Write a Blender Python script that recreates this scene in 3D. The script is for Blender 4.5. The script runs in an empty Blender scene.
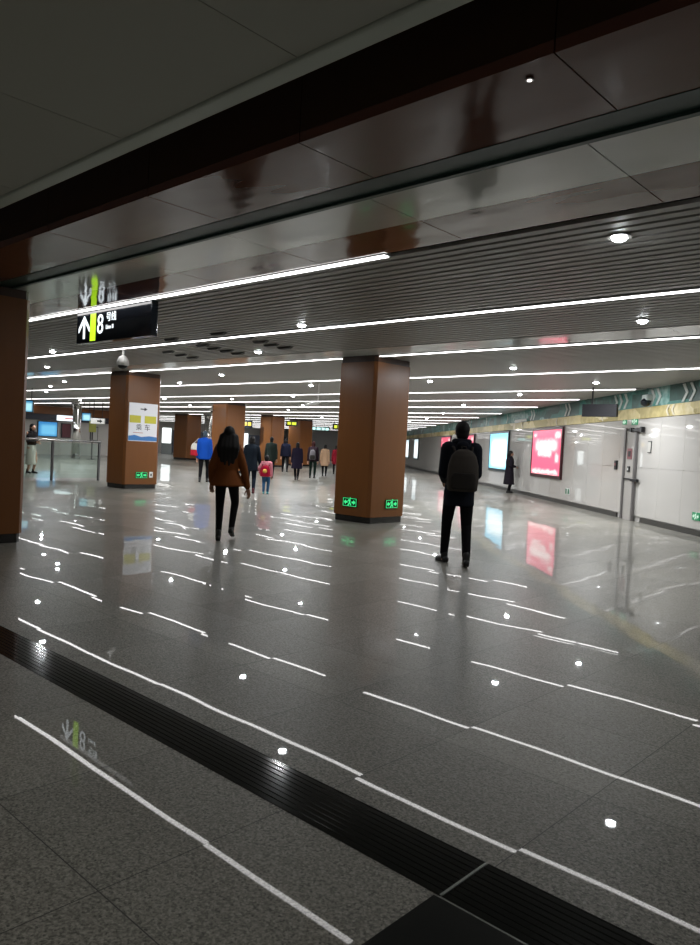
import bpy, bmesh, math, random
from mathutils import Vector, Matrix
random.seed(7)
S = bpy.context.scene
COL = S.collection
PI = math.pi
HC = 3.175          # height of the slatted ceiling
EYE = 1.42          # eye height of the photographer
WD = 7.7            # distance from the eye to the diagonal white wall
N2 = math.sqrt(.5)

# ------------------------------------------------------------------ materials
MATS = {}
def mat(name, col=(.5, .5, .5), rough=.5, metal=0., emit=None, strength=0., ior=1.5, coat=0., spec=.5, bump=None, var=None, alpha=None, trans=0.):
    if name in MATS: return MATS[name]
    m = bpy.data.materials.new(name); m.use_nodes = True
    nt = m.node_tree; b = nt.nodes['Principled BSDF']
    b.inputs['Base Color'].default_value = (*col, 1)
    b.inputs['Roughness'].default_value = rough
    b.inputs['Metallic'].default_value = metal
    b.inputs['IOR'].default_value = ior
    b.inputs['Coat Weight'].default_value = coat
    b.inputs['Specular IOR Level'].default_value = spec
    b.inputs['Transmission Weight'].default_value = trans
    if emit:
        b.inputs['Emission Color'].default_value = (*emit, 1)
        b.inputs['Emission Strength'].default_value = strength
    if var or bump:
        tc = nt.nodes.new('ShaderNodeTexCoord')
    if var:     # (scale vector, amount): blotchy variation of the material's own colour
        sc, amt = var
        mp = nt.nodes.new('ShaderNodeMapping'); mp.inputs['Scale'].default_value = sc
        no = nt.nodes.new('ShaderNodeTexNoise'); no.inputs['Scale'].default_value = 1; no.inputs['Detail'].default_value = 4
        rp = nt.nodes.new('ShaderNodeMix'); rp.data_type = 'RGBA'
        rp.inputs[6].default_value = (*[c*(1-amt) for c in col], 1); rp.inputs[7].default_value = (*[min(1, c*(1+amt)) for c in col], 1)
        nt.links.new(tc.outputs['Object'], mp.inputs[0]); nt.links.new(mp.outputs[0], no.inputs['Vector'])
        nt.links.new(no.outputs['Fac'], rp.inputs[0]); nt.links.new(rp.outputs[2], b.inputs['Base Color'])
    if bump:    # (scale vector, strength, distance)
        sc, st, di = bump
        mp2 = nt.nodes.new('ShaderNodeMapping'); mp2.inputs['Scale'].default_value = sc
        n2 = nt.nodes.new('ShaderNodeTexNoise'); n2.inputs['Scale'].default_value = 1; n2.inputs['Detail'].default_value = 2
        bp = nt.nodes.new('ShaderNodeBump'); bp.inputs['Strength'].default_value = st; bp.inputs['Distance'].default_value = di
        nt.links.new(tc.outputs['Object'], mp2.inputs[0]); nt.links.new(mp2.outputs[0], n2.inputs['Vector'])
        nt.links.new(n2.outputs['Fac'], bp.inputs['Height']); nt.links.new(bp.outputs[0], b.inputs['Normal'])
    MATS[name] = m
    return m

def emat(name, col, strength):
    return mat(name, (.02, .02, .02), .4, emit=col, strength=strength)

class NT:
    """tiny helper for writing node maths"""
    def __init__(s, m): s.nt = m.node_tree
    def n(s, t, **kw):
        o = s.nt.nodes.new(t)
        for k, v in kw.items(): setattr(o, k, v)
        return o
    def set(s, sock, v):
        if hasattr(v, 'is_output') or isinstance(v, bpy.types.NodeSocket): s.nt.links.new(v, sock)
        else: sock.default_value = v
    def m(s, op, a, b=0., c=0.):
        o = s.n('ShaderNodeMath', operation=op)
        s.set(o.inputs[0], a); s.set(o.inputs[1], b)
        if op in ('MULTIPLY_ADD', 'SMOOTH_MIN', 'COMPARE'): s.set(o.inputs[2], c)
        return o.outputs[0]
    def ramp(s, v, a, b):       # smooth 0..1 between a and b
        o = s.n('ShaderNodeMapRange', interpolation_type='SMOOTHSTEP')
        s.set(o.inputs[0], v); o.inputs[1].default_value = a; o.inputs[2].default_value = b
        return o.outputs[0]
    def box(s, x, x0, x1, y, y0, y1, f):
        a = s.m('MULTIPLY', s.ramp(x, x0-f, x0+f), s.ramp(x, x1+f, x1-f))
        c = s.m('MULTIPLY', s.ramp(y, y0-f, y0+f), s.ramp(y, y1+f, y1-f))
        return s.m('MULTIPLY', a, c)
    def mix(s, f, a, b):
        o = s.n('ShaderNodeMix', data_type='RGBA')
        s.set(o.inputs[0], f)
        for k, v in ((6, a), (7, b)):
            if isinstance(v, tuple): o.inputs[k].default_value = (*v, 1)
            else: s.nt.links.new(v, o.inputs[k])
        return o.outputs[2]

def floor_material():
    m = mat('polished granite', (.16, .16, .145), .42, ior=1.5, coat=.52, spec=.12)
    q = NT(m); b = m.node_tree.nodes['Principled BSDF']
    b.inputs['Coat Roughness'].default_value = .012; b.inputs['Coat IOR'].default_value = 1.5
    geo = q.n('ShaderNodeNewGeometry'); sep = q.n('ShaderNodeSeparateXYZ')
    q.nt.links.new(geo.outputs['Position'], sep.inputs[0])
    x, y = sep.outputs[0], sep.outputs[1]
    T = .78
    past = q.m('GREATER_THAN', y, 2.1)
    tx = q.m('DIVIDE', q.m('ADD', x, 1.27), T)
    ty = q.m('DIVIDE', q.m('SUBTRACT', q.m('SUBTRACT', y, 1.17), q.m('MULTIPLY', past, .27)), T)
    ix, iy = q.m('FLOOR', tx), q.m('FLOOR', ty)
    fx, fy = q.m('SUBTRACT', tx, ix), q.m('SUBTRACT', ty, iy)
    ex = q.m('MINIMUM', fx, q.m('SUBTRACT', 1., fx)); ey = q.m('MINIMUM', fy, q.m('SUBTRACT', 1., fy))
    joint = q.m('LESS_THAN', q.m('MINIMUM', ex, ey), .0028)
    cell = q.n('ShaderNodeCombineXYZ'); q.nt.links.new(ix, cell.inputs[0]); q.nt.links.new(iy, cell.inputs[1])
    wn = q.n('ShaderNodeTexWhiteNoise', noise_dimensions='2D'); q.nt.links.new(cell.outputs[0], wn.inputs['Vector'])
    # speckle of the stone
    v1 = q.n('ShaderNodeTexVoronoi'); v1.inputs['Scale'].default_value = 130
    v2 = q.n('ShaderNodeTexNoise'); v2.inputs['Scale'].default_value = 75; v2.inputs['Detail'].default_value = 5; v2.inputs['Roughness'].default_value = .7
    v3 = q.n('ShaderNodeTexNoise'); v3.inputs['Scale'].default_value = .9
    for v in (v1, v2, v3): q.nt.links.new(geo.outputs['Position'], v.inputs['Vector'])
    sp = q.n('ShaderNodeSeparateColor'); q.nt.links.new(v1.outputs['Color'], sp.inputs[0])
    k = q.m('ADD', q.m('MULTIPLY', sp.outputs[0], .5), q.m('MULTIPLY', q.ramp(v2.outputs['Fac'], .3, .7), .5))
    k = q.m('ADD', k, q.m('MULTIPLY', q.m('SUBTRACT', wn.outputs['Value'], .5), .16))
    k = q.m('ADD', k, q.m('MULTIPLY', q.m('SUBTRACT', v3.outputs['Fac'], .5), .12))
    c = q.mix(k, (.045, .046, .039), (.45, .432, .375))
    c = q.mix(joint, c, (.06, .06, .054))
    q.nt.links.new(c, b.inputs['Base Color'])
    # each slab lies a hair out of level and is a little wavy
    w2 = q.n('ShaderNodeTexNoise'); w2.inputs['Scale'].default_value = 1.3; w2.inputs['Detail'].default_value = 1
    q.nt.links.new(geo.outputs['Position'], w2.inputs['Vector'])
    def vec(op, a, bb):
        o = q.n('ShaderNodeVectorMath', operation=op); q.nt.links.new(a, o.inputs[0])
        if isinstance(bb, tuple): o.inputs[1].default_value = bb
        else: q.nt.links.new(bb, o.inputs[1])
        return o.outputs[0]
    t1 = vec('MULTIPLY', vec('SUBTRACT', wn.outputs['Color'], (.5, .5, .5)), (.0058, .0058, 0))
    t2 = vec('MULTIPLY', vec('SUBTRACT', w2.outputs['Color'], (.5, .5, .5)), (.0055, .0055, 0))
    nn = vec('ADD', vec('ADD', geo.outputs['Normal'], t1), t2)
    nrm = q.n('ShaderNodeVectorMath', operation='NORMALIZE'); q.nt.links.new(nn, nrm.inputs[0])
    q.nt.links.new(nrm.outputs[0], b.inputs['Normal']); q.nt.links.new(nrm.outputs[0], b.inputs['Coat Normal'])
    return m

def gen_xy(q):
    tc = q.n('ShaderNodeTexCoord'); sep = q.n('ShaderNodeSeparateXYZ'); q.nt.links.new(tc.outputs['Generated'], sep.inputs[0])
    return sep.outputs[0], sep.outputs[2]

def red_ad(name, strength):
    m = mat(name, (.02, .02, .02), .3, emit=(1, 1, 1), strength=strength); q = NT(m); x, z = gen_xy(q)
    wob = q.n('ShaderNodeTexNoise'); wob.inputs['Scale'].default_value = 9
    tc = q.n('ShaderNodeTexCoord'); q.nt.links.new(tc.outputs['Generated'], wob.inputs['Vector'])
    zz = q.m('ADD', z, q.m('MULTIPLY', q.m('SUBTRACT', wob.outputs['Fac'], .5), .12))
    w = q.box(x, .14, .86, zz, .54, .76, .09)
    for a in ((.22, .70, .42, .55), (.04, .14, .86, .93), (.80, .97, .82, .93), (.84, .93, .28, .46), (.03, .93, .02, .10)):
        w = q.m('MAXIMUM', w, q.m('MULTIPLY', q.box(x, a[0], a[1], zz, a[2], a[3], .05), .85))
    c = q.mix(w, (.86, .095, .18), (1., .78, .74))
    q.nt.links.new(c, m.node_tree.nodes['Principled BSDF'].inputs['Emission Color'])
    return m

def blue_ad(name, strength, edge=(.16, .58, .80), mid=(.80, .97, 1.)):
    m = mat(name, (.02, .02, .02), .3, emit=(1, 1, 1), strength=strength); q = NT(m); x, z = gen_xy(q)
    w = q.box(x, .12, .96, z, .08, .80, .15)
    c = q.mix(w, edge, mid)
    q.nt.links.new(c, m.node_tree.nodes['Principled BSDF'].inputs['Emission Color'])
    return m

M = dict(
    slat=mat('ceiling slat paint', (.45, .44, .425), .45),
    black=mat('ceiling void black', (.006, .006, .006), .8),
    led=emat('light strip diffuser', (1., .98, .97), 5.8),
    ledh=mat('light strip housing', (.5, .5, .5), .4, .6),
    dl=emat('downlight lens', (.93, .97, 1.), 30.),
    dlr=mat('downlight ring', (.55, .55, .55), .3, .7),
    wood=mat('brown laminate', (.195, .074, .021), .36, spec=.3, var=((9, 9, .7), .10)),
    plinth=mat('dark stone plinth', (.012, .011, .010), .2),
    bsoff=mat('brown gloss panel', (.15, .055, .032), .11, ior=1.52, bump=((.9, 2.4, 1), .45, .02)),
    bfas=mat('brown fascia panel', (.048, .021, .007), .5, spec=.25),
    gsoff=mat('grey gloss panel', (.76, .78, .76), .10, ior=1.9, bump=((1.1, 2.6, 1), .38, .02)),
    slot=mat('dark green shutter slot', (.035, .075, .066), .4),
    nearc=mat('grey ceiling panel', (.52, .53, .48), .6),
    neare=mat('pale ceiling edge', (.66, .72, .66), .4),
    white=mat('white enamel wall panel', (.52, .50, .475), .025, ior=1.85),
    skirt=mat('grey stone skirting', (.035, .033, .030), .3),
    plain=mat('plain plaster', (.55, .53, .50), .6),
    dark=mat('dark metal', (.016, .016, .018), .35, .3),
    steel=mat('brushed steel', (.45, .45, .44), .25, 1.),
    mirror=mat('polished stainless steel', (.94, .94, .93), .06, 1., bump=((3, 3, .8), .05, .02)),
    blk=mat('black gloss plastic', (.008, .011, .016), .12),
    whitep=mat('white plastic', (.75, .75, .73), .35),
    green=emat('green sign light', (.05, 1., .30), .8),
    greenp=mat('green sign plate', (.01, .22, .09), .4, emit=(.02, .5, .2), strength=.15),
    wtxt=emat('white sign light', (.88, .96, 1.), 1.5),
    ybar=emat('yellow green sign light', (.55, 1., .02), 1.2),
    glass=mat('greenish glass', (.80, .95, .90), .03, trans=1., ior=1.45),
    granite_dark=mat('black granite', (.010, .012, .012), .13),
    rib=mat('ribbed black granite', (.008, .009, .008), .09, spec=.25),
    joint=mat('pale metal joint strip', (.16, .17, .15), .35, .5),
    skin=mat('skin', (.45, .25, .17), .5),
    hair=mat('black hair', (.007, .006, .006), .6, spec=.2),
)
FLOORM = floor_material()

# ------------------------------------------------------------------ mesh helpers
def link(name, me, parent=None, loc=(0, 0, 0), rz=0.):
    o = bpy.data.objects.new(name, me); COL.objects.link(o)
    o.location = loc; o.rotation_euler = (0, 0, rz)
    if parent is not None: o.parent = parent
    return o
def tag(o, label=None, cat=None, group=None, kind=None):
    if label: o['label'] = label
    if cat: o['category'] = cat
    if group: o['group'] = group
    if kind: o['kind'] = kind
    return o
def thing(name, label, cat, loc=(0, 0, 0), rz=0., group=None):
    return tag(link(name, None, None, loc, rz), label, cat, group)

class MB:
    def __init__(s): s.bm = bmesh.new()
    def box(s, a, b, bev=0.):
        r = bmesh.ops.create_cube(s.bm, size=1)
        vs = r['verts']
        c = [(a[i]+b[i])/2 for i in range(3)]; d = [abs(b[i]-a[i]) for i in range(3)]
        for v in vs: v.co = Vector((c[i]+v.co[i]*d[i] for i in range(3)))
        if bev:
            es = list({e for v in vs for e in v.link_edges})
            bmesh.ops.bevel(s.bm, geom=es, offset=bev, segments=2, affect='EDGES', profile=.5)
        return s
    def prism(s, pts, z0, z1):      # polygon in XY, extruded in z
        lo = [s.bm.verts.new((x, y, z0)) for x, y in pts]; hi = [s.bm.verts.new((x, y, z1)) for x, y in pts]
        n = len(pts); s.bm.faces.new(lo[::-1]); s.bm.faces.new(hi)
        for i in range(n): s.bm.faces.new((lo[i], lo[(i+1) % n], hi[(i+1) % n], hi[i]))
        return s
    def plate(s, pts, y0, y1):      # polygon in XZ, extruded in y
        lo = [s.bm.verts.new((x, y0, z)) for x, z in pts]; hi = [s.bm.verts.new((x, y1, z)) for x, z in pts]
        n = len(pts); s.bm.faces.new(lo); s.bm.faces.new(hi[::-1])
        for i in range(n): s.bm.faces.new((lo[i], hi[i], hi[(i+1) % n], lo[(i+1) % n]))
        return s
    def lathe(s, prof, n=24, c=(0, 0, 0)):
        rings = []
        for r, z in prof:
            rings.append([s.bm.verts.new((c[0]+r*math.cos(2*PI*i/n), c[1]+r*math.sin(2*PI*i/n), c[2]+z)) for i in range(n)])
        for a, b in zip(rings, rings[1:]):
            for i in range(n): s.bm.faces.new((a[i], a[(i+1) % n], b[(i+1) % n], b[i]))
        s.bm.faces.new(rings[0][::-1]); s.bm.faces.new(rings[-1])
        return s
    def ball(s, c, r, sub=2, rot=None):
        if not hasattr(r, '__len__'): r = (r, r, r)
        q = bmesh.ops.create_icosphere(s.bm, subdivisions=sub, radius=1)
        for v in q['verts']:
            p = Vector((v.co.x*r[0], v.co.y*r[1], v.co.z*r[2]))
            if rot is not None: p = rot @ p
            v.co = p + Vector(c)
        return s
    def cone(s, a, ra, b, rb, n=14):
        a, b = Vector(a), Vector(b); d = b-a
        if d.length < 1e-6: return s
        z = d.normalized(); x = z.orthogonal().normalized(); y = z.cross(x)
        A = [s.bm.verts.new(a+(x*math.cos(2*PI*i/n)+y*math.sin(2*PI*i/n))*ra) for i in range(n)]
        B = [s.bm.verts.new(b+(x*math.cos(2*PI*i/n)+y*math.sin(2*PI*i/n))*rb) for i in range(n)]
        for i in range(n): s.bm.faces.new((A[i], A[(i+1) % n], B[(i+1) % n], B[i]))
        s.bm.faces.new(A[::-1]); s.bm.faces.new(B)
        return s
    def cap(s, a, ra, b, rb, sub=2):
        s.cone(a, ra, b, rb); s.ball(a, ra, sub); s.ball(b, rb, sub); return s
    def rings(s, rs, n=24):     # (z, rx, ry, cx, cy) stacked ellipses
        R = [[s.bm.verts.new((cx+rx*math.cos(2*PI*i/n), cy+ry*math.sin(2*PI*i/n), z)) for i in range(n)] for z, rx, ry, cx, cy in rs]
        for a, b in zip(R, R[1:]):
            for i in range(n): s.bm.faces.new((a[i], a[(i+1) % n], b[(i+1) % n], b[i]))
        s.bm.faces.new(R[0][::-1]); s.bm.faces.new(R[-1])
        return s
    def build(s, name, m, parent=None, smooth=False, loc=(0, 0, 0), rz=0.):
        bmesh.ops.recalc_face_normals(s.bm, faces=s.bm.faces)
        me = bpy.data.meshes.new(name); s.bm.to_mesh(me); s.bm.free()
        me.materials.append(m)
        if smooth:
            for p in me.polygons: p.use_smooth = True
        return link(name, me, parent, loc, rz)
    def blob(s, name, m, parent=None, voxel=.012, it=4, loc=(0, 0, 0), rz=0.):
        """weld everything in this builder into one continuous surface"""
        bmesh.ops.recalc_face_normals(s.bm, faces=s.bm.faces)
        me = bpy.data.meshes.new('tmp'); s.bm.to_mesh(me); s.bm.free()
        t = bpy.data.objects.new('tmp', me); COL.objects.link(t)
        r = t.modifiers.new('r', 'REMESH'); r.mode = 'VOXEL'; r.voxel_size = voxel
        sm = t.modifiers.new('s', 'SMOOTH'); sm.factor = .5; sm.iterations = it
        dg = bpy.context.evaluated_depsgraph_get(); dg.update()
        out = bpy.data.meshes.new_from_object(t.evaluated_get(dg)); out.name = name
        bpy.data.objects.remove(t); bpy.data.meshes.remove(me)
        out.materials.clear(); out.materials.append(m)
        for p in out.polygons: p.use_smooth = True
        return link(name, out, parent, loc, rz)

def text_mesh(body, size, depth=.004, align='CENTER', sx=1.):
    c = bpy.data.curves.new('t', 'FONT'); c.body = body; c.size = size; c.extrude = depth/2
    c.align_x = align; c.align_y = 'CENTER'
    o = bpy.data.objects.new('t', c); COL.objects.link(o)
    dg = bpy.context.evaluated_depsgraph_get(); dg.update()
    me = bpy.data.meshes.new_from_object(o.evaluated_get(dg))
    bpy.data.objects.remove(o); bpy.data.curves.remove(c)
    me.transform(Matrix.Scale(sx, 4, (1, 0, 0)))
    me.transform(Matrix.Rotation(PI/2, 4, 'X'))
    return me
def lettering(body, size, m, parent, loc, align='CENTER', sx=1., name='lettering'):
    me = text_mesh(body, size, align=align, sx=sx); me.materials.clear(); me.materials.append(m)
    return link(name, me, parent, loc)

def W(s, z, off=0.):            # a point on the diagonal wall, s metres along it
    D = WD-off
    return Vector((N2*D-N2*s, N2*D+N2*s, z))
WRZ = -PI/4                     # things on that wall: local x to the viewer's right, local -y out of the wall

# ------------------------------------------------------------------ people
def ik(a, b, l1, l2, pole):
    a, b = Vector(a), Vector(b); d = b-a; L = min(d.length, (l1+l2)*.999); u = d.normalized()
    k = (l1*l1-l2*l2+L*L)/(2*L); hgt = math.sqrt(max(l1*l1-k*k, 0))
    p = Vector(pole); p = (p-u*p.dot(u)).normalized()
    return a+u*k+p*hgt

def hand(mb, wr, d, side, nrm, k, r=1.):
    """palm, four fingers of different lengths and a thumb leaving the side of the palm"""
    d, side, nrm = Vector(d).normalized(), Vector(side).normalized(), Vector(nrm).normalized()
    wr = Vector(wr)
    for t in (-.026, -.009, .009, .026):
        mb.cap(wr+(d*.012+side*t*.6)*k, .016*k, wr+(d*.088+side*t)*k, .0135*k, 1)
    for t, L, c in ((.030, .068, .25), (.010, .078, .30), (-.010, .073, .36), (-.029, .057, .42)):
        p0 = wr+(d*.085+side*t)*k
        d1 = (d+nrm*c).normalized(); p1 = p0+d1*L*.52*k
        d2 = (d+nrm*(c+.75)).normalized(); p2 = p1+d2*L*.48*k
        mb.cap(p0, .0098*k*r, p1, .009*k*r, 1); mb.cap(p1, .009*k*r, p2, .0078*k*r, 1)
    t0 = wr+(d*.030+side*.030)*k; t1 = t0+(d*.55+side*.7+nrm*.25).normalized()*.045*k; t2 = t1+(d*.9+side*.15+nrm*.35).normalized()*.035*k
    mb.cap(t0, .014*k*r, t1, .0115*k*r, 1); mb.cap(t1, .0115*k*r, t2, .009*k*r, 1)

def person(label, loc, rz, H=1.7, feet=((-.1, .12, 0.), (.1, -.18, .0)), hands=((-.24, .05, .80), (.24, .0, .80)),
           hips=.155, shoulders=.185, jacket=None, top_hem=.80, flare=0., coat_r=1., trousers=None, shoes=None, skirt=None,
           hair='short', haircol=None, vox=.011, hood=None, bodyvox=None, face=False, lean=0., leg_r=1., arm_r=1., headk=1., group=None, toes=None, pole=.7):
    k = H/1.72
    root = thing('person', label, 'person', loc, rz, group)
    V = lambda x, y, z: Vector((x*k, y*k, z*k))
    ln = lambda z: lean*z
    hip = [V(-.09, ln(.9), .90), V(.09, ln(.9), .90)]
    sh = [V(-shoulders, ln(1.4), 1.395), V(shoulders, ln(1.4), 1.395)]
    ank, kne, elb, wri, tdir = [], [], [], [], []
    for i in (0, 1):
        fx, fy, lift = feet[i]
        A = V(fx, fy, .085+lift); ank.append(A)
        kne.append(ik(hip[i], A, .425*k, .415*k, (0.12*(1 if i else -1), 1, 0)))
        yawt = (toes[i] if toes else (.12 if i else -.12))
        tdir.append(Vector((math.sin(yawt), math.cos(yawt), 0)))
        Wp = V(*hands[i]); wri.append(Wp)
        elb.append(ik(sh[i], Wp, .30*k, .265*k, (pole*(1 if i else -1), -1, -.1)))
    hc = V(0, ln(1.6)+.025, 1.595)
    # --- body: one continuous surface
    b = MB()
    b.ball(hc, (.076*k*headk, .094*k*headk, .115*k*headk), 3)
    b.ball(hc+V(0, .022, -.055), (.058*k*headk, .070*k*headk, .068*k*headk), 2)
    b.cap(hc+V(0, .088, .012), .011*k*headk, hc+V(0, .108, -.022), .015*k*headk, 1)          # nose
    b.cap(hc+V(-.018, .086, -.062), .009*k, hc+V(.018, .086, -.062), .009*k, 1)               # mouth
    b.cap(hc+V(-.045, .078, .026), .011*k, hc+V(.045, .078, .026), .011*k, 1)                 # brow
    for sx in (-1, 1): b.ball(hc+V(.076*sx*headk, -.004, -.012), (.012*k, .024*k, .033*k), 1)  # ears
    b.cap(V(0, ln(1.5)-.005, 1.40), .058*k, hc+V(0, -.01, -.07), .052*k)
    b.rings([(z*k, rx*k, ry*k, 0, ln(z)*k) for z, rx, ry in ((.84, .12, .09), (.92, hips, .11), (1.02, .145, .10), (1.12, .13, .095), (1.24, .15, .105), (1.34, .165, .10), (1.42, .12, .075), (1.46, .06, .055))])
    for i in (0, 1):
        b.cap(hip[i], .085*k*leg_r, kne[i], .055*k*leg_r); b.cap(kne[i], .055*k*leg_r, ank[i], .036*k)
        b.cap(kne[i].lerp(ank[i], .3)+V(0, -.012, 0), .05*k*leg_r, ank[i], .036*k)
        b.cap(ank[i]+V(0, -.02, -.045), .033*k, ank[i]+tdir[i]*.13*k+V(0, 0, -.055), .026*k)
        b.cap(sh[i], .052*k, elb[i], .040*k); b.cap(elb[i], .040*k, wri[i], .026*k)
        d = (wri[i]-elb[i]).normalized()
        side = Vector((-1 if i else 1, .8, 0)); side = (side-d*side.dot(d)).normalized()
        nr = d.cross(side)*(1 if i else -1)
        if nr.dot(Vector((-1 if i else 1, 0, 0))) < 0: nr = -nr
        hand(b, wri[i]+d*.01*k, d, side, nr, k, 1. if vox < .01 else 1.12)
    b.blob('body', M['skin'], root, bodyvox or vox*.65, 3)
    # --- hair
    hm = haircol or M['hair']
    hb = MB()
    hb.ball(hc+V(0, -.016, .028), (.088*k*headk, .098*k*headk, .105*k*headk), 3)
    if hair == 'short':
        hb.ball(hc+V(0, -.035, -.03), (.080*k*headk, .072*k*headk, .085*k*headk), 2)
    if hair == 'bob':
        hb.ball(hc+V(0, -.03, -.06), (.098*k*headk, .080*k*headk, .115*k*headk), 2)
    if hair == 'ponytail':
        hb.ball(hc+V(0, -.035, -.03), (.082*k, .072*k, .085*k), 2)
        hb.cap(hc+V(0, -.10, .01), .035*k, hc+V(0, -.135, -.10), .038*k); hb.cap(hc+V(0, -.135, -.10), .038*k, hc+V(0, -.12, -.24), .02*k)
    if hair == 'long':
        hb.ball(hc+V(0, -.03, -.04), (.094*k, .085*k, .12*k), 2)
        for x, z1, r0 in ((-.085, -.40, .060), (-.03, -.46, .064), (.025, -.47, .064), (.08, -.42, .060), (.125, -.34, .045), (-.125, -.33, .045)):
            hb.cap(hc+V(x*.8, -.05, -.03), r0*k, hc+V(x*1.05, -.115, -.20), r0*1.05*k)
            hb.cap(hc+V(x*1.05, -.115, -.20), r0*1.05*k, hc+V(x*1.0, -.125, z1), r0*.45*k)
    if hair == 'bun':
        hb.ball(hc+V(0, -.035, -.03), (.082*k, .072*k, .085*k), 2); hb.ball(hc+V(0, -.10, .07), .045*k, 2)
    hb.blob('hair', hm, root, vox*.9, 12 if hair == 'long' else 4)
    # --- trousers or skirt
    if trousers:
        t = MB()
        t.rings([(z*k, rx*k, ry*k, 0, ln(z)*k) for z, rx, ry in ((.80, .11, .10), (.86, .150, .118), (.93, hips+.012, .122), (1.0, .150, .112), (1.04, .13, .10))])
        for i in (0, 1):
            t.cap(hip[i]+V(0, 0, -.02), .097*k*leg_r, kne[i], .066*k*leg_r)
            t.cap(kne[i], .066*k*leg_r, ank[i]+V(0, 0, .03), .050*k*leg_r)
            t.cap(kne[i].lerp(ank[i], .28)+V(0, -.012, 0), .060*k*leg_r, ank[i]+V(0, 0, .03), .048*k*leg_r)
        t.blob('trousers', trousers, root, vox, 4)
    if skirt:
        sm, sz = skirt
        t = MB(); t.rings([(z*k, rx*k, ry*k, 0, ln(z)*k) for z, rx, ry in ((sz, .20, .17), ((sz+.9)/2, .185, .15), (.92, hips+.015, .125), (1.04, .14, .10))])
        t.blob('skirt', sm, root, vox, 4)
    # --- shoes
    shm = shoes or M['dark']
    for i in (0, 1):
        A, td = ank[i], tdir[i]; lift = feet[i][2]
        up = Vector((0, 0, 1))
        q = MB()
        pit = min(lift*5.5, 1.0)                       # a lifted heel turns the sole up
        fw = (td*math.cos(pit)-up*math.sin(pit)); upf = (up*math.cos(pit)+td*math.sin(pit))
        P = lambda f, u: A+fw*f*k+upf*u*k
        q.cap(P(-.045, -.045), .040*k, P(.06, -.048), .040*k); q.cap(P(.06, -.050), .041*k, P(.135, -.058), .030*k)
        q.cap(P(-.01, -.03), .044*k, P(-.005, .05), .046*k)
        for s_ in (-.018, .018):
            sd = fw.cross(upf)*s_*k
            q.cap(P(-.05, -.068)+sd, .018*k, P(.14, -.070)+sd, .017*k)
        q.blob('shoe', shm, root, vox*.7, 3)
    # --- jacket / coat
    if jacket:
        j = MB(); h0 = top_hem
        f0 = flare
        prof = [(h0, .158+f0, .125+f0*.75), (h0+.02, .166+f0, .132+f0*.75), ((h0+1.06)/2, .160+f0*.5, .126+f0*.4), (1.06, .150, .120), (1.16, .155, .122), (1.26, .172, .128), (1.35, .178, .118), (1.41, .150, .095), (1.46, .085, .075), (1.50, .070, .068)]
        j.rings([(z*k, rx*k*coat_r, ry*k*coat_r, 0, ln(z)*k) for z, rx, ry in prof])
        for i in (0, 1):
            e, w, s0 = elb[i], wri[i], sh[i]
            j.cap(s0+V(-.03*(1 if i else -1), 0, -.01), .075*k*coat_r*arm_r, e, .060*k*arm_r); j.cap(e, .060*k*arm_r, e.lerp(w, .93), .045*k*arm_r)
        j.blob('jacket', jacket, root, vox, 5)
    if hood:
        j = MB()
        for a in range(9):
            t = PI*(.05+.9*a/8); t2 = PI*(.05+.9*(a+1)/8)
            if a < 8: j.cap(V(.085*math.cos(t), ln(1.5)-.09*math.sin(t)+.02, 1.475), .038*k, V(.085*math.cos(t2), ln(1.5)-.09*math.sin(t2)+.02, 1.475), .038*k)
        j.ball(V(0, ln(1.45)-.10, 1.43), (.075*k, .04*k, .055*k), 2)
        j.blob('hood', hood, root, vox, 4)
    if face:
        for sx in (-1, 1):
            e = MB(); e.ball(hc+V(.032*sx, .083, .005), (.012*k, .008*k, .007*k), 2); e.build('eye', M['blk'], root, True)
    root['_k'] = k
    del root['_k']
    return root

cloth = lambda n, c, r=.85: mat(n, c, r, spec=.08)
navyb = cloth('black navy cloth', (.010, .012, .018)); blackc = cloth('black cloth', (.008, .008, .009)); rust = cloth('rust brown cloth', (.150, .048, .014))
shoeb = mat('black leather', (.008, .008, .008), .4)
AW = PI/4        # walking direction along the diagonal wall, away from the viewer

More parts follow.
